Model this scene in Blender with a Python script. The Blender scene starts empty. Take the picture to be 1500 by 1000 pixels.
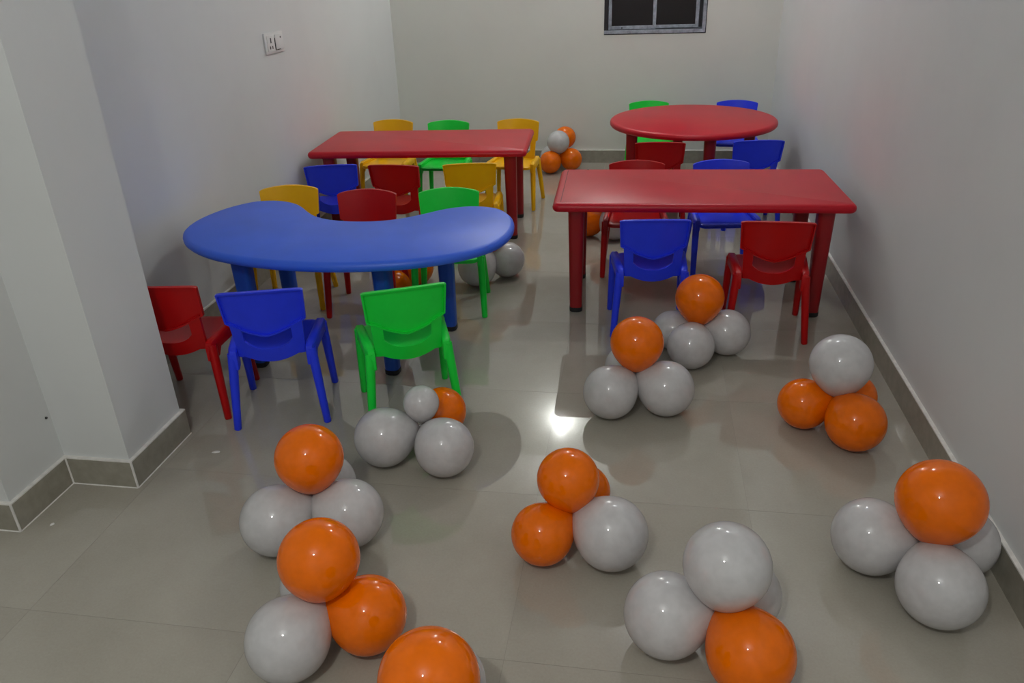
import bpy, bmesh, math, random
from mathutils import Vector, Matrix

random.seed(7)
scene = bpy.context.scene
C = scene.collection

# ------------------------------------------------------------------ camera
cam_data = bpy.data.cameras.new('camera')
cam_data.sensor_fit = 'HORIZONTAL'
cam_data.sensor_width = 36.0
cam_data.lens = 1126.63 * 36.0 / 1500.0
cam_data.clip_start = 0.02
cam = bpy.data.objects.new('camera', cam_data)
C.objects.link(cam)
PITCH, YAW, ROLL = math.radians(26.3326), math.radians(9.8934), math.radians(-2.0763)
F = Vector((-math.sin(YAW) * math.cos(PITCH), math.cos(YAW) * math.cos(PITCH), -math.sin(PITCH)))
R0 = Vector((math.cos(YAW), math.sin(YAW), 0))
U0 = R0.cross(F)
RR = R0 * math.cos(ROLL) + U0 * math.sin(ROLL)
UU = -R0 * math.sin(ROLL) + U0 * math.cos(ROLL)
M = Matrix((RR, UU, -F)).transposed().to_4x4()
M.translation = Vector((0, 0, 1.4113))
cam.matrix_world = M
scene.camera = cam

# ------------------------------------------------------------------ world, light, exposure
world = bpy.data.worlds.new('night')
world.use_nodes = True
world.node_tree.nodes['Background'].inputs[0].default_value = (0.010, 0.009, 0.012, 1)
world.node_tree.nodes['Background'].inputs[1].default_value = 1.0
scene.world = world

def bulb(name, loc, power, radius, col):
    l = bpy.data.lights.new(name, 'POINT')
    l.energy = power
    l.shadow_soft_size = radius
    l.color = col
    o = bpy.data.objects.new(name, l)
    o.location = loc
    C.objects.link(o)
    return o

bulb('wall_bulb_light', (-0.60, 5.80, 2.34), 21.5, 0.034, (0.98, 0.99, 0.985))      # on the back wall, above the frame
bulb('ceiling_bulb_light', (0.29, 4.05, 2.64), 20, 0.04, (0.96, 0.985, 1.0))   # ceiling, mid room
bulb('entrance_bulb_light', (-0.42, -0.28, 2.28), 42, 0.045, (0.99, 0.99, 0.965)) # over the photographer

scene.view_settings.view_transform = 'Standard'
scene.view_settings.look = 'None'
scene.view_settings.gamma = 1.0
scene.view_settings.use_curve_mapping = False
scene.view_settings.exposure = 0.0

# ------------------------------------------------------------------ materials
def new_mat(name):
    m = bpy.data.materials.new(name)
    m.use_nodes = True
    nt = m.node_tree
    return m, nt, nt.nodes['Principled BSDF']

def noise(nt, scale, detail=4, rough=0.55):
    tc = nt.nodes.new('ShaderNodeTexCoord')
    n = nt.nodes.new('ShaderNodeTexNoise')
    n.inputs['Scale'].default_value = scale
    n.inputs['Detail'].default_value = detail
    n.inputs['Roughness'].default_value = rough
    nt.links.new(tc.outputs['Object'], n.inputs['Vector'])
    return n

def ramp(nt, fac, stops):
    r = nt.nodes.new('ShaderNodeValToRGB')
    e = r.color_ramp.elements
    e[0].position, e[0].color = stops[0][0], (*stops[0][1], 1)
    e[1].position, e[1].color = stops[-1][0], (*stops[-1][1], 1)
    for p, c in stops[1:-1]:
        x = e.new(p)
        x.color = (*c, 1)
    nt.links.new(fac, r.inputs['Fac'])
    return r

def bump(nt, bsdf, height, strength, dist):
    b = nt.nodes.new('ShaderNodeBump')
    b.inputs['Strength'].default_value = strength
    b.inputs['Distance'].default_value = dist
    nt.links.new(height, b.inputs['Height'])
    nt.links.new(b.outputs['Normal'], bsdf.inputs['Normal'])

def plain(name, col, rough=0.45, var=0.08, scale=14, bump_s=0.0, bump_scale=300, coat=0.0, spec=0.5, metal=0.0):
    m, nt, b = new_mat(name)
    n = noise(nt, scale)
    lo = tuple(c * (1 - var) for c in col)
    hi = tuple(min(1, c * (1 + var)) for c in col)
    r = ramp(nt, n.outputs['Fac'], [(0.3, lo), (0.7, hi)])
    nt.links.new(r.outputs['Color'], b.inputs['Base Color'])
    b.inputs['Roughness'].default_value = rough
    b.inputs['Specular IOR Level'].default_value = spec
    b.inputs['Metallic'].default_value = metal
    b.inputs['Coat Weight'].default_value = coat
    b.inputs['Coat Roughness'].default_value = 0.05
    if bump_s:
        n2 = noise(nt, bump_scale, 2)
        bump(nt, b, n2.outputs['Fac'], bump_s, 0.001)
    return m

def wall_mat(name, col):
    m, nt, b = new_mat(name)
    n = noise(nt, 1.6, 6, 0.6)
    r = ramp(nt, n.outputs['Fac'], [(0.25, tuple(c * 0.95 for c in col)), (0.5, col), (0.75, tuple(min(1, c * 1.03) for c in col))])
    nt.links.new(r.outputs['Color'], b.inputs['Base Color'])
    b.inputs['Roughness'].default_value = 0.5
    b.inputs['Specular IOR Level'].default_value = 0.35
    n2 = noise(nt, 9, 5)
    bump(nt, b, n2.outputs['Fac'], 0.25, 0.004)
    return m

def tile_mat():
    m, nt, b = new_mat('polished_floor_tile')
    n1 = noise(nt, 2.2, 6, 0.65)
    n2 = noise(nt, 160, 3, 0.7)
    mx = nt.nodes.new('ShaderNodeMath')
    mx.operation = 'MULTIPLY_ADD'
    mx.inputs[1].default_value = 0.45
    nt.links.new(n2.outputs['Fac'], mx.inputs[0])
    nt.links.new(n1.outputs['Fac'], mx.inputs[2])
    r = ramp(nt, mx.outputs['Value'], [(0.45, (0.335, 0.312, 0.258)), (0.72, (0.385, 0.360, 0.302)), (0.98, (0.43, 0.405, 0.345))])
    nt.links.new(r.outputs['Color'], b.inputs['Base Color'])
    b.inputs['Roughness'].default_value = 0.09
    b.inputs['IOR'].default_value = 1.5
    b.inputs['Specular IOR Level'].default_value = 0.035
    b.inputs['Coat Weight'].default_value = 1.0
    b.inputs['Coat Roughness'].default_value = 0.006
    b.inputs['Coat IOR'].default_value = 1.5
    return m

MAT = {}
MAT['wall'] = wall_mat('white_paint', (0.68, 0.695, 0.69))
MAT['wall_back'] = wall_mat('cream_paint', (0.725, 0.735, 0.685))
MAT['ceiling'] = wall_mat('ceiling_paint', (0.78, 0.78, 0.77))
MAT['tile'] = tile_mat()
MAT['screed'] = plain('joint_grout', (0.27, 0.25, 0.21), 0.6)
MAT['skirting'] = plain('skirting_tile', (0.32, 0.30, 0.245), 0.25, 0.1, 30)
MAT['grout'] = plain('white_grout', (0.74, 0.72, 0.68), 0.7, 0.12, 40)
MAT['metal'] = plain('window_aluminium', (0.36, 0.40, 0.46), 0.4, 0.3, 35, metal=0.55)
MAT['frame_dark'] = plain('window_dark_gasket', (0.015, 0.015, 0.018), 0.5)
MAT['plate'] = plain('white_switch_plastic', (0.74, 0.74, 0.73), 0.3, 0.02)
MAT['hole'] = plain('dark_slot', (0.03, 0.03, 0.03), 0.6)
MAT['rubber'] = plain('black_rubber', (0.012, 0.012, 0.014), 0.5)
COL = {
    'red': (0.47, 0.002, 0.003), 'blue': (0.022, 0.050, 0.88),
    'green': (0.010, 0.76, 0.060), 'yellow': (0.98, 0.52, 0.001),
}
for k, v in COL.items():
    MAT[k] = plain(k + '_moulded_plastic', v, 0.36, 0.05, 10, 0.10, 420, spec=0.33)
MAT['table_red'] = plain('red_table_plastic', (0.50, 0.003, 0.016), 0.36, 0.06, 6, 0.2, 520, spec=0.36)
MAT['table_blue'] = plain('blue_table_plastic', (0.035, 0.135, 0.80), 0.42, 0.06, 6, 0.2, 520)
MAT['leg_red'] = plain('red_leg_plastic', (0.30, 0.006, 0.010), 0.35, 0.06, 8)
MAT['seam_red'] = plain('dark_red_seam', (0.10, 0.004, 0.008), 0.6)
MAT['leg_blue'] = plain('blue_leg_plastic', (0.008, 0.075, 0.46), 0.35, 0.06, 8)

def balloon_mat(name, col, trans, spec):
    m, nt, b = new_mat(name)
    n = noise(nt, 3.0, 2)
    r = ramp(nt, n.outputs['Fac'], [(0.35, tuple(c * 0.95 for c in col)), (0.65, tuple(min(1, c * 1.04) for c in col))])
    nt.links.new(r.outputs['Color'], b.inputs['Base Color'])
    b.inputs['Roughness'].default_value = 0.055
    b.inputs['Specular IOR Level'].default_value = spec
    t = nt.nodes.new('ShaderNodeBsdfTranslucent')
    nt.links.new(r.outputs['Color'], t.inputs['Color'])
    mx = nt.nodes.new('ShaderNodeMixShader')
    mx.inputs[0].default_value = trans
    nt.links.new(b.outputs[0], mx.inputs[1])
    nt.links.new(t.outputs[0], mx.inputs[2])
    nt.links.new(mx.outputs[0], nt.nodes['Material Output'].inputs['Surface'])
    return m
MAT['o'] = balloon_mat('orange_latex', (0.97, 0.185, 0.0005), 0.12, 0.38)
MAT['w'] = balloon_mat('white_latex', (0.65, 0.64, 0.645), 0.15, 0.75)

def glass_mat():
    m, nt, b = new_mat('night_window_glass')
    b.inputs['Base Color'].default_value = (0.03, 0.025, 0.025, 1)
    b.inputs['Roughness'].default_value = 0.06
    t = nt.nodes.new('ShaderNodeBsdfTransparent')
    t.inputs['Color'].default_value = (0.7, 0.68, 0.7, 1)
    mx = nt.nodes.new('ShaderNodeMixShader')
    mx.inputs[0].default_value = 0.45
    nt.links.new(b.outputs[0], mx.inputs[1])
    nt.links.new(t.outputs[0], mx.inputs[2])
    nt.links.new(mx.outputs[0], nt.nodes['Material Output'].inputs['Surface'])
    return m
MAT['glass'] = glass_mat()

# ------------------------------------------------------------------ helpers
def mesh_from(bm, name, mat, smooth=35):
    bmesh.ops.recalc_face_normals(bm, faces=bm.faces)
    me = bpy.data.meshes.new(name)
    bm.to_mesh(me)
    bm.free()
    me.materials.append(MAT[mat] if isinstance(mat, str) else mat)
    if smooth:
        for p in me.polygons:
            p.use_smooth = True
        me.set_sharp_from_angle(angle=math.radians(smooth))
    return me

def link(name, me, parent=None, loc=(0, 0, 0), rotz=0.0):
    o = bpy.data.objects.new(name, me)
    o.location = loc
    o.rotation_euler = (0, 0, rotz)
    if parent is not None:
        o.parent = parent
    C.objects.link(o)
    return o

def obj(name, bm, mat, parent=None, loc=(0, 0, 0), rotz=0.0, smooth=35):
    return link(name, mesh_from(bm, name, mat, smooth), parent, loc, rotz)

def tag(o, label, cat, group=None):
    o['label'] = label
    o['category'] = cat
    if group:
        o['group'] = group
    return o

def thing(name, label, cat, loc=(0, 0, 0), rotz=0.0, group=None):
    o = link(name, None, None, loc, rotz)
    o.empty_display_size = 0.05
    return tag(o, label, cat, group)

def structure(o):
    o['kind'] = 'structure'
    return o

def box(bm, x0, x1, y0, y1, z0, z1, bevel=0.0):
    r = bmesh.ops.create_cube(bm, size=1.0)
    vs = r['verts']
    for v in vs:
        v.co = Vector(((x0 + x1) / 2 + v.co.x * (x1 - x0), (y0 + y1) / 2 + v.co.y * (y1 - y0), (z0 + z1) / 2 + v.co.z * (z1 - z0)))
    if bevel:
        es = list({e for v in vs for e in v.link_edges})
        bmesh.ops.bevel(bm, geom=es, offset=bevel, segments=2, affect='EDGES', profile=0.6)
    return vs

def boxbm(*a, **k):
    bm = bmesh.new()
    box(bm, *a, **k)
    return bm

def loft(bm, rings, cap=True, closed=True):
    vr = [[bm.verts.new(p) for p in ring] for ring in rings]
    n = len(rings[0])
    for a, b in zip(vr, vr[1:]):
        for i in range(n if closed else n - 1):
            j = (i + 1) % n
            bm.faces.new((a[i], a[j], b[j], b[i]))
    if cap:
        bm.faces.new(list(reversed(vr[0])))
        bm.faces.new(vr[-1])
    return vr

def frame_for(d):
    d = d.normalized()
    a = Vector((0, 0, 1)) if abs(d.z) < 0.9 else Vector((1, 0, 0))
    u = d.cross(a).normalized()
    return u, d.cross(u).normalized()

def tube(bm, pts, radii, seg=12, round_end=False):
    pts = [Vector(p) for p in pts]
    rings = []
    for i, p in enumerate(pts):
        d = (pts[min(i + 1, len(pts) - 1)] - pts[max(i - 1, 0)])
        u, w = frame_for(d)
        rings.append([p + (u * math.cos(t) + w * math.sin(t)) * radii[i] for t in [2 * math.pi * k / seg for k in range(seg)]])
    loft(bm, rings)

def offset_contour(pts, d):
    """Move a counter-clockwise contour inwards by d."""
    n = len(pts)
    out = []
    for i in range(n):
        a, b, c = Vector(pts[i - 1]), Vector(pts[i]), Vector(pts[(i + 1) % n])
        t = ((b - a).normalized() + (c - b).normalized()).normalized()
        nrm = Vector((-t.y, t.x))
        out.append(b + nrm * d)
    return out

def slab(bm, contour, profile):
    """Solid from a counter-clockwise contour: rings at (inset, z), first to last, capped."""
    rings = []
    for ins, z in profile:
        rings.append([(p[0], p[1], z) for p in offset_contour([Vector(q) for q in contour], ins)])
    loft(bm, rings)

def rounded_rect(w, d, r, seg=6):
    pts = []
    for cx, cy, a0 in ((w / 2 - r, d / 2 - r, 0), (-w / 2 + r, d / 2 - r, 90), (-w / 2 + r, -d / 2 + r, 180), (w / 2 - r, -d / 2 + r, 270)):
        for k in range(seg + 1):
            a = math.radians(a0 + 90 * k / seg)
            pts.append(Vector((cx + r * math.cos(a), cy + r * math.sin(a))))
    return pts

def catmull(pts, sub=5):
    n = len(pts)
    out = []
    for i in range(n):
        p0, p1, p2, p3 = [Vector(pts[(i + k) % n]) for k in (-1, 0, 1, 2)]
        for s in range(sub):
            t = s / sub
            out.append(0.5 * ((2 * p1) + (p2 - p0) * t + (2 * p0 - 5 * p1 + 4 * p2 - p3) * t * t + (3 * p1 - p0 - 3 * p2 + p3) * t ** 3))
    return out

# ------------------------------------------------------------------ the room
XR, YB, XL = 0.914, 5.921, -1.840        # outer faces of the skirting
SK, HB = 0.012, 0.095                    # skirting thickness, height
WR, WB, WL = XR + SK, YB + SK, XL - SK   # wall faces
YF, XN, ZC = -1.6, -2.75, 2.75           # wall behind the camera, left wall near the camera, ceiling
PX1, PY1, PX2, PY2, PY3 = -1.696, 1.476, -1.476, 1.705, 2.013

# floor: polished tiles with fine joints over a screed bed
floor = structure(obj('floor', boxbm(XN - 0.1, WR + 0.1, YF - 0.1, WB + 0.1, -0.12, -0.0005), 'screed', smooth=0))
T, J = 0.6, 0.0005
SX, SY = -0.256, 1.81
tile_cache = {}
def tile_mesh(w, d):
    key = (round(w, 4), round(d, 4))
    if key not in tile_cache:
        bm = bmesh.new()
        slab(bm, [Vector(p) for p in ((-w / 2, -d / 2), (w / 2, -d / 2), (w / 2, d / 2), (-w / 2, d / 2))], [(0, -0.0004), (0, 0.0)])
        tile_cache[key] = mesh_from(bm, 'tile', 'tile', 0)
    return tile_cache[key]
xs = sorted({max(XN, min(WR, SX + T * k)) for k in range(-8, 8)})
ys = sorted({max(YF, min(WB, SY + T * k)) for k in range(-8, 10)})
for x0, x1 in zip(xs, xs[1:]):
    for y0, y1 in zip(ys, ys[1:]):
        w, d = x1 - x0 - 2 * J, y1 - y0 - 2 * J
        if w < 0.02 or d < 0.02 or (x1 < WL and y0 > PY3):
            continue
        link('tile', tile_mesh(w, d), floor, ((x0 + x1) / 2, (y0 + y1) / 2, 0.0))

structure(obj('ceiling', boxbm(XN - 0.1, WR + 0.1, YF - 0.1, WB + 0.1, ZC, ZC + 0.1), 'ceiling', smooth=0))
structure(obj('wall_right', boxbm(WR, WR + 0.1, YF - 0.1, WB + 0.1, -0.1, ZC), 'wall', smooth=0))
structure(obj('wall_left', boxbm(WL - 0.1, WL, PY3 - 0.3, WB + 0.1, -0.1, ZC), 'wall', smooth=0))
structure(obj('wall_left_near', boxbm(XN - 0.1, XN, YF - 0.1, PY1 + 0.3, -0.1, ZC), 'wall', smooth=0))
structure(obj('wall_front', boxbm(XN - 0.1, WR + 0.1, YF - 0.1, YF, -0.1, ZC), 'wall', smooth=0))
# stepped pier on the left
bm = bmesh.new()
c = [(XN, PY1 + SK), (PX1 - SK, PY1 + SK), (PX1 - SK, PY2 + SK), (PX2 - SK, PY2 + SK), (PX2 - SK, PY3 - SK), (XN, PY3 - SK)]
loft(bm, [[(x, y, -0.1) for x, y in c], [(x, y, ZC) for x, y in c]])
pier = structure(obj('wall_left_pier', bm, 'wall', smooth=0))

# window opening in the back wall
WX0, WX1, WZ0, WZ1 = -0.287, 0.418, 0.917, 1.88
bm = bmesh.new()
for a in ((XN - 0.1, WX0, -0.1, ZC), (WX1, WR + 0.1, -0.1, ZC), (WX0, WX1, -0.1, WZ0), (WX0, WX1, WZ1, ZC)):
    box(bm, a[0], a[1], WB, WB + 0.14, a[2], a[3])
structure(obj('wall_back', bm, 'wall_back', smooth=0))

# skirting: tile strip with a white grout bead on top and at the corners
def skirting(name, runs, corners=()):
    root = None
    for i, (x0, x1, y0, y1) in enumerate(runs):
        o = obj(name if i == 0 else 'skirting_tile', boxbm(x0, x1, y0, y1, 0.0, HB - 0.003), 'skirting', root, smooth=0)
        if i == 0:
            root = structure(o)
        obj('grout_bead', boxbm(x0, x1, y0, y1, HB - 0.003, HB + 0.001), 'grout', root, smooth=0)
    for x, y in corners:
        bm = bmesh.new()
        tube(bm, [(x, y, 0.001), (x, y, HB)], [0.0035, 0.0035], 8)
        obj('corner_joint', bm, 'grout', root)
    return root

def run_along_y(x0, x1, y0, y1, step=0.6):
    out = []
    y = y0
    while y < y1 - 1e-6:
        e = min(y1, y + step)
        out.append((x0, x1, y + 0.0006, e - 0.0006))
        y = e
    return out
skirting('baseboard_right', run_along_y(XR, WR, YF, WB))
skirting('baseboard_left', run_along_y(WL, XL, PY3 - SK, YB))
skirting('baseboard_back', [(y0, y1, x0, x1) for x0, x1, y0, y1 in run_along_y(YB, WB, XL, XR)])
skirting('baseboard_pier',
         [(XN, PX1, PY1, PY1 + SK), (PX1 - SK, PX1, PY1 + SK, PY2), (PX1 - SK, PX2, PY2, PY2 + SK), (PX2 - SK, PX2, PY2 + SK, PY3 - SK), (WL, PX2, PY3 - SK, PY3)],
         [(PX1, PY1), (PX1, PY2), (PX2, PY2)])
# thin white grout line where the pier skirting meets the floor
bead = [(PX1 - 0.5, PY1), (PX1, PY1), (PX1, PY2), (PX2, PY2), (PX2, PY3)]
bm = bmesh.new()
for (x0, y0), (x1, y1) in zip(bead, bead[1:]):
    tube(bm, [(x0, y0, 0.0), (x1, y1, 0.0)], [0.0028, 0.0028], 6)
structure(obj('trim_1', bm, 'grout'))

# window
win = structure(obj('window_1', boxbm(WX0, WX1, WB + 0.055, WB + 0.10, WZ0, WZ0 + 0.03), 'metal', smooth=0))
def wpart(name, a, mat='metal'):
    return obj(name, boxbm(*a, bevel=0.002), mat, win, smooth=0)
wpart('outer_frame', (WX0, WX1, WB - 0.006, WB + 0.055, WZ0, WZ0 + 0.024))
wpart('outer_frame', (WX1 - 0.022, WX1, WB - 0.006, WB + 0.10, WZ0 + 0.024, WZ1))
wpart('outer_frame', (WX0, WX0 + 0.026, WB - 0.004, WB + 0.10, WZ0 + 0.024, WZ1), 'frame_dark')
wpart('outer_frame', (WX0, WX1, WB - 0.006, WB + 0.10, WZ1 - 0.024, WZ1))
XM = 0.065
for i, (a, b, y) in enumerate(((WX0 + 0.028, XM + 0.012, WB + 0.03), (XM - 0.012, WX1 - 0.045, WB + 0.055))):
    wpart('sash_stile', (a, a + 0.024, y, y + 0.02, WZ0 + 0.024, WZ1 - 0.024))
    wpart('sash_stile', (b - 0.024, b, y, y + 0.02, WZ0 + 0.024, WZ1 - 0.024))
    wpart('sash_rail', (a + 0.024, b - 0.024, y, y + 0.02, WZ0 + 0.024, WZ0 + 0.05))
    wpart('sash_rail', (a + 0.024, b - 0.024, y, y + 0.02, WZ1 - 0.05, WZ1 - 0.024))
    wpart('pane', (a + 0.024, b - 0.024, y + 0.008, y + 0.012, WZ0 + 0.05, WZ1 - 0.05), 'glass')
wpart('gasket', (WX1 - 0.045, WX1 - 0.022, WB + 0.06, WB + 0.08, WZ0 + 0.024, WZ1 - 0.024), 'frame_dark')
wpart('gasket', (WX0, WX1, WB - 0.003, WB + 0.02, WZ0 - 0.005, WZ0), 'frame_dark')
wpart('gasket', (WX1, WX1 + 0.005, WB - 0.003, WB + 0.02, WZ0 - 0.005, WZ1), 'frame_dark')
wpart('gasket', (WX0 + 0.028, WX1 - 0.022, WB + 0.006, WB + 0.054, WZ0 + 0.024, WZ0 + 0.027), 'frame_dark')
bm = bmesh.new()
tube(bm, [(WX0 + 0.125, WB + 0.032, WZ0 + 0.037), (WX0 + 0.125, WB + 0.022, WZ0 + 0.037)], [0.006, 0.005], 10)
obj('latch_stud', bm, 'frame_dark', win)

# ------------------------------------------------------------------ wall socket and nail
t = thing('wall_socket', 'white switch and socket plate on the white wall', 'socket', (WL, 3.912, 1.03))
obj('plate', boxbm(0, 0.009, -0.105, 0.105, 0, 0.098, bevel=0.003), 'plate', t)
s = obj('socket_module', boxbm(0.009, 0.0115, -0.085, -0.005, 0.012, 0.086, bevel=0.001), 'plate', t)
for y, z0, z1, w in ((-0.047, 0.050, 0.074, 0.006), (-0.060, 0.022, 0.036, 0.005), (-0.034, 0.022, 0.036, 0.005)):
    obj('pin_hole', boxbm(0.0113, 0.0120, y - w, y + w, z0, z1), 'hole', s, smooth=0)
s = obj('rocker_switch', boxbm(0.009, 0.014, 0.004, 0.088, 0.012, 0.086, bevel=0.002), 'plate', t)
obj('indicator', boxbm(0.0137, 0.0146, 0.058, 0.068, 0.066, 0.074), 'hole', s, smooth=0)
obj('switch_gap', boxbm(0.0092, 0.0122, -0.003, 0.003, 0.012, 0.070), 'hole', t, smooth=0)
obj('switch_gap', boxbm(0.0092, 0.0146, 0.006, 0.050, 0.012, 0.016), 'hole', t, smooth=0)

bm = bmesh.new()
tube(bm, [(0, 0, 0), (0.004, 0, 0)], [0.004, 0.003], 10)
tag(obj('wall_plug', bm, 'hole', None, (PX1 - SK, 1.699, 0.241)), 'tiny dark plug low in the inner corner of the stepped pier', 'plug')

# ------------------------------------------------------------------ tables
TH = 0.5136
BULL = [(0.018, -0.037), (0.007, -0.035), (0.001, -0.028), (0.0, -0.018), (0.003, -0.009), (0.010, -0.003), (0.018, 0.0)]
def table(name, label, contour, legs, col, loc, rotz, cat='table'):
    t = thing(name, label, cat, loc, rotz)
    bm = bmesh.new()
    slab(bm, contour, [(i, TH + z) for i, z in BULL])
    obj('tabletop', bm, 'table_' + col, t)
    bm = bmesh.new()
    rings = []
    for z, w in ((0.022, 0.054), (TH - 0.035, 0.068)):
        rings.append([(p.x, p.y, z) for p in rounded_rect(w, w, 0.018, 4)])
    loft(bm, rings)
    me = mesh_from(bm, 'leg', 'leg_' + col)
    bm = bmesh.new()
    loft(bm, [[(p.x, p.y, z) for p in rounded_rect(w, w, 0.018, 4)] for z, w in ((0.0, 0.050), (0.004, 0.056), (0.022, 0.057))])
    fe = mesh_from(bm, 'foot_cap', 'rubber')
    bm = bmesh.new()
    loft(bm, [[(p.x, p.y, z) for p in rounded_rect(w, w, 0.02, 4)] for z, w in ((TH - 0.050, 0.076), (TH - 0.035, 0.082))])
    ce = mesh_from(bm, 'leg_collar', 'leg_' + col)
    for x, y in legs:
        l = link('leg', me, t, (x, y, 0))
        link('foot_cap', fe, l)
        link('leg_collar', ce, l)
    return t

RECT = rounded_rect(1.2, 0.592, 0.03)
LI = 0.0955
RL = [(sx * (0.6 - LI), sy * (0.296 - LI)) for sx in (-1, 1) for sy in (-1, 1)]
tr = table('rectangular_table', 'red plastic rectangular table beside the plain wall opposite the socket', RECT, RL, 'red', (0.2445, 3.3654, 0), 0.0307)
obj('edge_seam', boxbm(-0.5680, -0.5650, -0.262, 0.262, TH - 0.002, TH + 0.0003), 'seam_red', tr, smooth=0)
obj('screw_cap', boxbm(-0.478, -0.470, 0.272, 0.280, TH - 0.003, TH + 0.0015, bevel=0.001), 'hole', tr)
table('rectangular_table', 'red plastic rectangular table against the wall with the switch plate', RECT, RL, 'red', (-1.2067, 4.2912, 0), 0.0574)
CIRC = [Vector((0.5 * math.cos(2 * math.pi * k / 72), 0.5 * math.sin(2 * math.pi * k / 72))) for k in range(72)]
table('round_table', 'red plastic round table in the far corner under the window', CIRC,
      [(-0.36, -0.20), (0.085, -0.36), (0.375, 0.20), (-0.065, 0.33)], 'red', (0.31, 4.92, 0), 0)
half = [(0.0, 0.19), (0.10, 0.204), (0.18, 0.244), (0.25, 0.31), (0.32, 0.385), (0.40, 0.43), (0.48, 0.437), (0.56, 0.405), (0.63, 0.30), (0.66, 0.16),
        (0.645, 0.03), (0.59, -0.07), (0.5, -0.155), (0.38, -0.222), (0.25, -0.262), (0.12, -0.284), (0.0, -0.29)]
KID = half + [(-x, y) for x, y in reversed(half[1:-1])]
KID = catmull([Vector((p[0] * 0.99, p[1])) for p in reversed(KID)], 4)
KC, KR = Vector((-1.118, 2.607)), math.radians(-2.7)
def klocal(x, y):
    v = Vector((x, y)) - KC
    return (v.x * math.cos(KR) + v.y * math.sin(KR), -v.x * math.sin(KR) + v.y * math.cos(KR))
table('kidney_table', 'blue plastic kidney-shaped table nearest the stepped pier', KID,
      [klocal(*p) for p in ((-0.905, 2.50), (-1.453, 2.51), (-0.772, 2.905), (-1.475, 2.90))], 'blue', (KC.x, KC.y, 0), KR)

# ------------------------------------------------------------------ chairs
def back_y(x, z):
    return -0.150 + (0.507 - z) * 0.19 + 0.030 * (x / 0.136) ** 2

def half_w(z):
    return 0.128 + 0.009 * (z - 0.36) / 0.147

def bent(bm, cols, th, nz, wscale=True):
    """Solid bent plate: cols = [(u, z_low, z_high)], u in -1..1 of the half width."""
    def P(u, z, off):
        x = u * (half_w(z) if wscale else 1.0)
        return (x, back_y(x, z) - off, z)
    fr = [[bm.verts.new(P(u, a + (b - a) * k / nz, 0.0)) for k in range(nz + 1)] for u, a, b in cols]
    bk = [[bm.verts.new(P(u, a + (b - a) * k / nz, th)) for k in range(nz + 1)] for u, a, b in cols]
    n = len(cols)
    for i in range(n - 1):
        for k in range(nz):
            bm.faces.new((fr[i][k], fr[i + 1][k], fr[i + 1][k + 1], fr[i][k + 1]))
            bm.faces.new((bk[i][k], bk[i][k + 1], bk[i + 1][k + 1], bk[i + 1][k]))
        bm.faces.new((fr[i][0], bk[i][0], bk[i + 1][0], fr[i + 1][0]))
        bm.faces.new((fr[i][nz], fr[i + 1][nz], bk[i + 1][nz], bk[i][nz]))
    for k in range(nz):
        bm.faces.new((fr[0][k], fr[0][k + 1], bk[0][k + 1], bk[0][k]))
        bm.faces.new((fr[n - 1][k], bk[n - 1][k], bk[n - 1][k + 1], fr[n - 1][k + 1]))

def panel_low(u):
    return 0.335 + 0.048 * abs(u) ** 1.35

def panel_high(u):
    return 0.507 - 0.012 * u * u - 0.004 * max(0, (abs(u) - 0.9) / 0.1) ** 2

def build_backrest():
    bm = bmesh.new()
    us = [-1 + 2 * k / 14 for k in range(15)]
    us = sorted(us + [-0.96, 0.96])
    bent(bm, [(u, panel_low(u), panel_high(u)) for u in us], 0.006, 5)
    # raised rim standing proud on the rear face, all round the panel
    outer, inner = [], []
    seq = [(u, panel_low(u), 1) for u in us] + [(1.0, 0.383 + (panel_high(1.0) - 0.383) * k / 4, 0) for k in (1, 2, 3)] \
        + [(u, panel_high(u), -1) for u in reversed(us)] + [(-1.0, 0.383 + (panel_high(1.0) - 0.383) * k / 4, 0) for k in (3, 2, 1)]
    for u, z, s in seq:
        iz = z + (0.006 * s)
        iu = max(-0.955, min(0.955, u))
        outer.append((u, z))
        inner.append((iu, iz))
    def P(u, z, off):
        x = u * half_w(z)
        return (x, back_y(x, z) - off, z)
    r1 = [P(u, z, 0.004) for u, z in outer]
    r2 = [P(u, z, 0.015) for u, z in outer]
    r3 = [P(u, z, 0.015) for u, z in inner]
    r4 = [P(u, z, 0.004) for u, z in inner]
    loft(bm, [r1, r2, r3, r4, r1], cap=False)
    bmesh.ops.remove_doubles(bm, verts=bm.verts, dist=1e-6)
    return bm

def build_lower_back():
    bm = bmesh.new()
    def low(u):
        return 0.234 + 0.040 * abs(u) ** 2.0
    us = [-0.90, -0.80, -0.70, -0.62]
    for sgn in (1, -1):
        cols = [(u * sgn, low(u), panel_low(u) + 0.012) for u in us]
        if sgn < 0:
            cols = cols[::-1]
        bent(bm, cols, 0.012, 5)
    def slot(u):
        return 0.286 + 0.030 * (abs(u) / 0.62) ** 3.0
    mid = [-0.62 + 1.24 * k / 12 for k in range(13)]
    bent(bm, [(u, low(u), slot(u)) for u in mid], 0.012, 3)
    return bm

def build_seat():
    bm = bmesh.new()
    w, y0, y1 = 0.136, -0.099, 0.142
    c = rounded_rect(2 * w, y1 - y0, 0.035, 5)
    c = [Vector((p.x, p.y + (y0 + y1) / 2)) for p in c]
    c = [Vector((p.x * (0.94 + 0.06 * (p.y - y0) / (y1 - y0)), p.y)) for p in c]
    slab(bm, c, [(0.012, 0.250), (0.002, 0.252), (0.0, 0.259), (0.003, 0.267), (0.012, 0.272), (0.026, 0.270)])
    return bm

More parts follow.
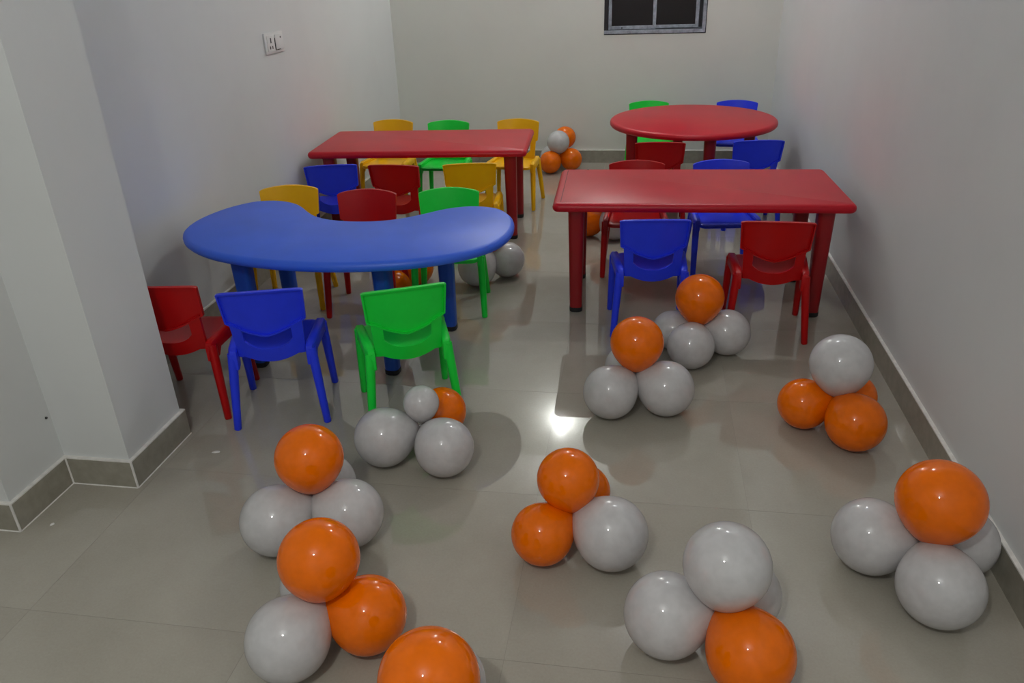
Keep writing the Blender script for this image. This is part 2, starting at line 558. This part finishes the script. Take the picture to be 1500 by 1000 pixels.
def build_rail(s):
    """Side rail with the gusset that carries both legs."""
    pts = [(-0.118, 0.262), (-0.112, 0.280), (-0.098, 0.288), (0.100, 0.288), (0.114, 0.281), (0.120, 0.264), (0.120, 0.232), (0.104, 0.224), (0.092, 0.246), (-0.070, 0.246), (-0.090, 0.218), (-0.118, 0.215)]
    bm = bmesh.new()
    x0, x1 = 0.128, 0.157
    ring = lambda x, k: [(x, 0.002 + (y - 0.002) * k, 0.255 + (z - 0.255) * k) for y, z in pts]
    d = 0.006
    loft(bm, [ring(x0, 0.94), ring(x0 + d * 0.5, 1.0), ring(x1 - d, 1.0), ring(x1, 0.90)])
    for v in bm.verts:
        v.co.x = s * (v.co.x - (0.110 - v.co.y) * 0.075)
    return bm

def build_leg(s, f):
    bm = bmesh.new()
    top = (s * (0.1445 if f > 0 else 0.1295), f * 0.1005, 0.270)
    bot = (s * 0.152, f * 0.142, 0.0)
    a, b = Vector(top), Vector(bot)
    P = [a.lerp(b, k) for k in (0, 0.3, 0.7, 0.985, 1.0)]
    tube(bm, P, [0.0165, 0.0158, 0.0140, 0.0128, 0.0105], 12)
    for v in bm.verts:
        if v.co.z < 0.0015:
            v.co.z = 0.0
    return bm

chair_parts = []
for nm, b in (('seat', build_seat()), ('backrest', build_backrest()), ('back_support', build_lower_back()),
              ('side_rail', build_rail(1)), ('side_rail', build_rail(-1)),
              ('leg', build_leg(1, 1)), ('leg', build_leg(-1, 1)), ('leg', build_leg(1, -1)), ('leg', build_leg(-1, -1))):
    chair_parts.append((nm, b))
chair_mesh = {}
base_meshes = [(nm, mesh_from(b, nm, 'red', 40)) for nm, b in chair_parts]
for col in COL:
    lst = []
    for nm, me in base_meshes:
        m2 = me if col == 'red' else me.copy()
        m2.materials.clear()
        m2.materials.append(MAT[col])
        lst.append((nm, m2))
    chair_mesh[col] = lst

def chair(col, x, y, yaw, label, group):
    t = thing('child_chair', label, 'chair', (x, y, 0), math.radians(yaw), group)
    for nm, me in chair_mesh[col]:
        link(nm, me, t)
    return t

G1, G2, G3, G4 = 'chairs around the kidney table', 'chairs around the table by the switch', 'chairs around the table by the plain wall', 'chairs around the round table'
# top corner mid-points solved at z = 0.493, chair centre 0.12 in front of it
def chair_from_corner(col, mx, my, yaw, label, group):
    a = math.radians(yaw)
    chair(col, mx - math.sin(a) * 0.12, my + math.cos(a) * 0.12, yaw, label, group)

chair('red', -1.556, 2.240, 6.0, 'red plastic child chair half hidden behind the stepped white pier', G1)
chair_from_corner('blue', -1.182, 2.113, 15.6, 'blue plastic child chair with its back to us at the kidney table', G1)
chair_from_corner('green', -0.723, 2.175, 24.7, 'green plastic child chair with its back to us at the kidney table', G1)
chair_from_corner('yellow', -1.599, 3.293, -171.5, 'yellow plastic child chair facing us across the kidney table', G1)
chair_from_corner('red', -1.204, 3.239, -177.7, 'red plastic child chair facing us in the kidney table notch', G1)
chair_from_corner('green', -0.834, 3.278, -172.2, 'green plastic child chair facing us across the kidney table', G1)
chair_from_corner('blue', -1.572, 3.756, 13.7, 'blue plastic child chair beside the switch wall, behind the yellow chair', G2)
chair_from_corner('red', -1.238, 3.767, -3.1, 'red plastic child chair with its back to us between blue and yellow ones', G2)
chair_from_corner('yellow', -0.850, 3.807, 9.5, 'yellow plastic child chair with its back to us before the red table', G2)
chair_from_corner('yellow', -1.592, 4.921, 174.5, 'yellow plastic child chair beyond the red table, nearest the switch wall', G2)
chair_from_corner('green', -1.214, 4.887, 179.1, 'green plastic child chair between the two yellow ones beyond the red table', G2)
chair_from_corner('yellow', -0.770, 4.929, 174.4, 'yellow plastic child chair at the table end by the far balloons', G2)
chair_from_corner('blue', 0.070, 2.922, 4.9, 'blue plastic child chair with its back to us behind orange-topped balloons', G3)
chair_from_corner('red', 0.529, 2.921, -2.1, 'red plastic child chair nearest the plain wall with its back to us', G3)
chair_from_corner('red', -0.011, 3.818, -178.8, 'red plastic child chair facing us across the red rectangular table', G3)
chair_from_corner('blue', 0.395, 3.840, -172.9, 'blue plastic child chair facing us across the red rectangular table', G3)
chair_from_corner('green', 0.050, 5.577, -175, 'green plastic child chair behind the round table', G4)
chair_from_corner('blue', 0.642, 5.579, 174.6, 'blue plastic child chair behind the round table in the corner', G4)
chair_from_corner('red', 0.109, 4.307, 0.2, 'red plastic child chair with its back to us at the round table', G4)
chair_from_corner('blue', 0.633, 4.356, 6.2, 'blue plastic child chair with its back to us at the round table', G4)

# ------------------------------------------------------------------ balloons
def balloon_bm():
    bm = bmesh.new()
    seg, nr = 40, 26
    rings = []
    for k in range(1, nr):
        th = math.pi * k / nr                      # 0 = crown (+z), pi = knot (-z)
        cz, r = math.cos(th), math.sin(th)
        if cz < 0:
            s = -cz
            z = -(s + 0.20 * s ** 4)
            r = r * (1 - 0.05 * s * s)
        else:
            z = cz * 0.99
        rings.append([(r * math.cos(a), r * math.sin(a), z) for a in [2 * math.pi * j / seg for j in range(seg)]])
    vr = loft(bm, rings, cap=False)
    top = bm.verts.new((0, 0, 0.99))
    bot = bm.verts.new((0, 0, -1.215))
    for j in range(seg):
        bm.faces.new((top, vr[0][j], vr[0][(j + 1) % seg]))
        bm.faces.new((bot, vr[-1][(j + 1) % seg], vr[-1][j]))
    return bm
def knot_bm():
    bm = bmesh.new()
    prof = [(0.06, -1.17), (0.030, -1.225), (0.050, -1.245), (0.050, -1.262), (0.028, -1.275), (0.062, -1.31), (0.066, -1.318), (0.03, -1.312)]
    rings = [[(r * math.cos(a), r * math.sin(a), z) for a in [2 * math.pi * j / 12 for j in range(12)]] for r, z in prof]
    loft(bm, rings)
    return bm
bo = mesh_from(balloon_bm(), 'balloon', 'o', 0)
for p in bo.polygons:
    p.use_smooth = True
bw = bo.copy()
bw.materials.clear(); bw.materials.append(MAT['w'])
ko = mesh_from(knot_bm(), 'knot', 'o', 60)
kw = ko.copy()
kw.materials.clear(); kw.materials.append(MAT['w'])
BM = {'o': (bo, ko), 'w': (bw, kw)}

def cluster(label, balls, tie=None):
    """balls = [(colour, x, y, z, r)]; each balloon's knot points to the tie point."""
    cs = [Vector(b[1:4]) for b in balls]
    tp = Vector(tie) if tie else sum(cs, Vector()) / len(cs)
    base = Vector((tp.x, tp.y, 0))
    t = thing('balloon_cluster', label, 'balloons', base, 0, 'balloon clusters on the floor')
    for (col, x, y, z, r), cpos in zip(balls, cs):
        d = (cpos - tp).normalized()
        q = Vector((0, 0, 1)).rotation_difference(d)
        o = link('balloon', BM[col][0], t)
        o.rotation_mode = 'QUATERNION'
        o.rotation_quaternion = q
        o.scale = (r, r, r)
        o.location = cpos - base + d * (-0.0) 
        o['label'] = 'orange balloon' if col == 'o' else 'white balloon'
        link('knot', BM[col][1], o)

cluster('orange balloon on three white ones, nearest the stepped pier',
        [('w', -0.917, 1.502, 0.095, 0.095), ('w', -0.733, 1.553, 0.094, 0.094), ('w', -0.850, 1.680, 0.088, 0.088), ('o', -0.829, 1.574, 0.253, 0.090)])
cluster('orange-topped balloons, one white and one orange in front, before the pier cluster',
        [('w', -0.719, 1.125, 0.093, 0.093), ('o', -0.568, 1.219, 0.089, 0.089), ('w', -0.725, 1.300, 0.085, 0.085), ('o', -0.662, 1.219, 0.244, 0.090)])
cluster('orange balloon over a white one, cut off by the bottom edge',
        [('w', -0.355, 1.055, 0.091, 0.091), ('w', -0.435, 0.890, 0.090, 0.090), ('o', -0.255, 0.890, 0.090, 0.090), ('o', -0.340, 0.940, 0.243, 0.094)])
cluster('small white balloon topping two large white and an orange one',
        [('w', -0.750, 1.923, 0.094, 0.094), ('w', -0.551, 1.892, 0.091, 0.091), ('o', -0.612, 2.115, 0.080, 0.080), ('w', -0.639, 1.982, 0.189, 0.056)])
cluster('three orange balloons and one white, in the middle of the floor',
        [('o', -0.209, 1.547, 0.081, 0.081), ('w', -0.033, 1.554, 0.095, 0.095), ('o', -0.118, 1.745, 0.076, 0.076), ('o', -0.149, 1.622, 0.206, 0.081)])
cluster('three white balloons with an orange one in front',
        [('w', 0.100, 1.297, 0.095, 0.095), ('o', 0.272, 1.214, 0.093, 0.093), ('w', 0.278, 1.395, 0.085, 0.085), ('w', 0.219, 1.304, 0.245, 0.093)])
cluster('orange balloon on three white ones against the skirting in front',
        [('w', 0.609, 1.620, 0.095, 0.095), ('w', 0.720, 1.460, 0.095, 0.095), ('w', 0.825, 1.640, 0.086, 0.086), ('o', 0.725, 1.573, 0.251, 0.098)])
cluster('white balloon on three orange ones near the plain wall',
        [('o', 0.562, 2.279, 0.083, 0.083), ('o', 0.696, 2.165, 0.091, 0.091), ('o', 0.725, 2.345, 0.080, 0.080), ('w', 0.653, 2.271, 0.239, 0.095)])
cluster('orange balloon on three white ones beside the floor glare',
        [('w', -0.066, 2.275, 0.092, 0.092), ('w', 0.121, 2.313, 0.095, 0.095), ('w', -0.008, 2.470, 0.086, 0.086), ('o', 0.017, 2.356, 0.243, 0.090)])
cluster('orange balloon on three white ones between the blue and red chairs',
        [('w', 0.219, 2.657, 0.089, 0.089), ('w', 0.363, 2.785, 0.090, 0.090), ('w', 0.155, 2.815, 0.078, 0.078), ('o', 0.248, 2.770, 0.238, 0.092)])
cluster('far balloons, white and orange on orange, by the back wall',
        [('o', -0.644, 5.594, 0.080, 0.080), ('o', -0.498, 5.690, 0.080, 0.080), ('w', -0.660, 5.780, 0.080, 0.080), ('w', -0.590, 5.650, 0.215, 0.082), ('o', -0.552, 5.775, 0.222, 0.080)])
cluster('white balloons behind the green chair at the kidney table',
        [('w', -0.627, 3.534, 0.088, 0.088), ('w', -0.752, 3.405, 0.093, 0.093), ('o', -0.700, 3.500, 0.235, 0.080)])
cluster('orange balloons under the red chair in the kidney table notch',
        [('o', -1.085, 3.130, 0.085, 0.085), ('o', -1.055, 3.400, 0.087, 0.087)], (-1.105, 3.270, 0.080))
cluster('orange and white balloons on the floor beyond the red rectangular table',
        [('o', -0.269, 4.184, 0.090, 0.090), ('w', -0.120, 4.130, 0.085, 0.085), ('o', -0.180, 4.200, 0.225, 0.080)])

# ------------------------------------------------------------------ plaster chips on the floor
def chip(label, x, y, w, d, rz):
    bm = bmesh.new()
    rnd = random.Random(int(w * 1e5))
    base = [Vector((w * math.cos(a) * (0.75 + 0.5 * rnd.random()), d * math.sin(a) * (0.75 + 0.5 * rnd.random()))) for a in [2 * math.pi * k / 9 for k in range(9)]]
    loft(bm, [[(p.x * k, p.y * k, z) for p in base] for z, k in ((0.0002, 0.9), (0.001, 1.0), (0.0028, 0.75))])
    tag(obj('plaster_chip', bm, 'grout', None, (x, y, 0.0), rz, 60), label, 'plaster chip', 'plaster chips by the pier')
chip('flat white plaster chip on the floor below the red and blue chairs', -1.330, 1.914, 0.013, 0.008, 0.3)
chip('small white plaster chip on the floor in the step of the pier', -1.626, 1.516, 0.0065, 0.005, 1.1)
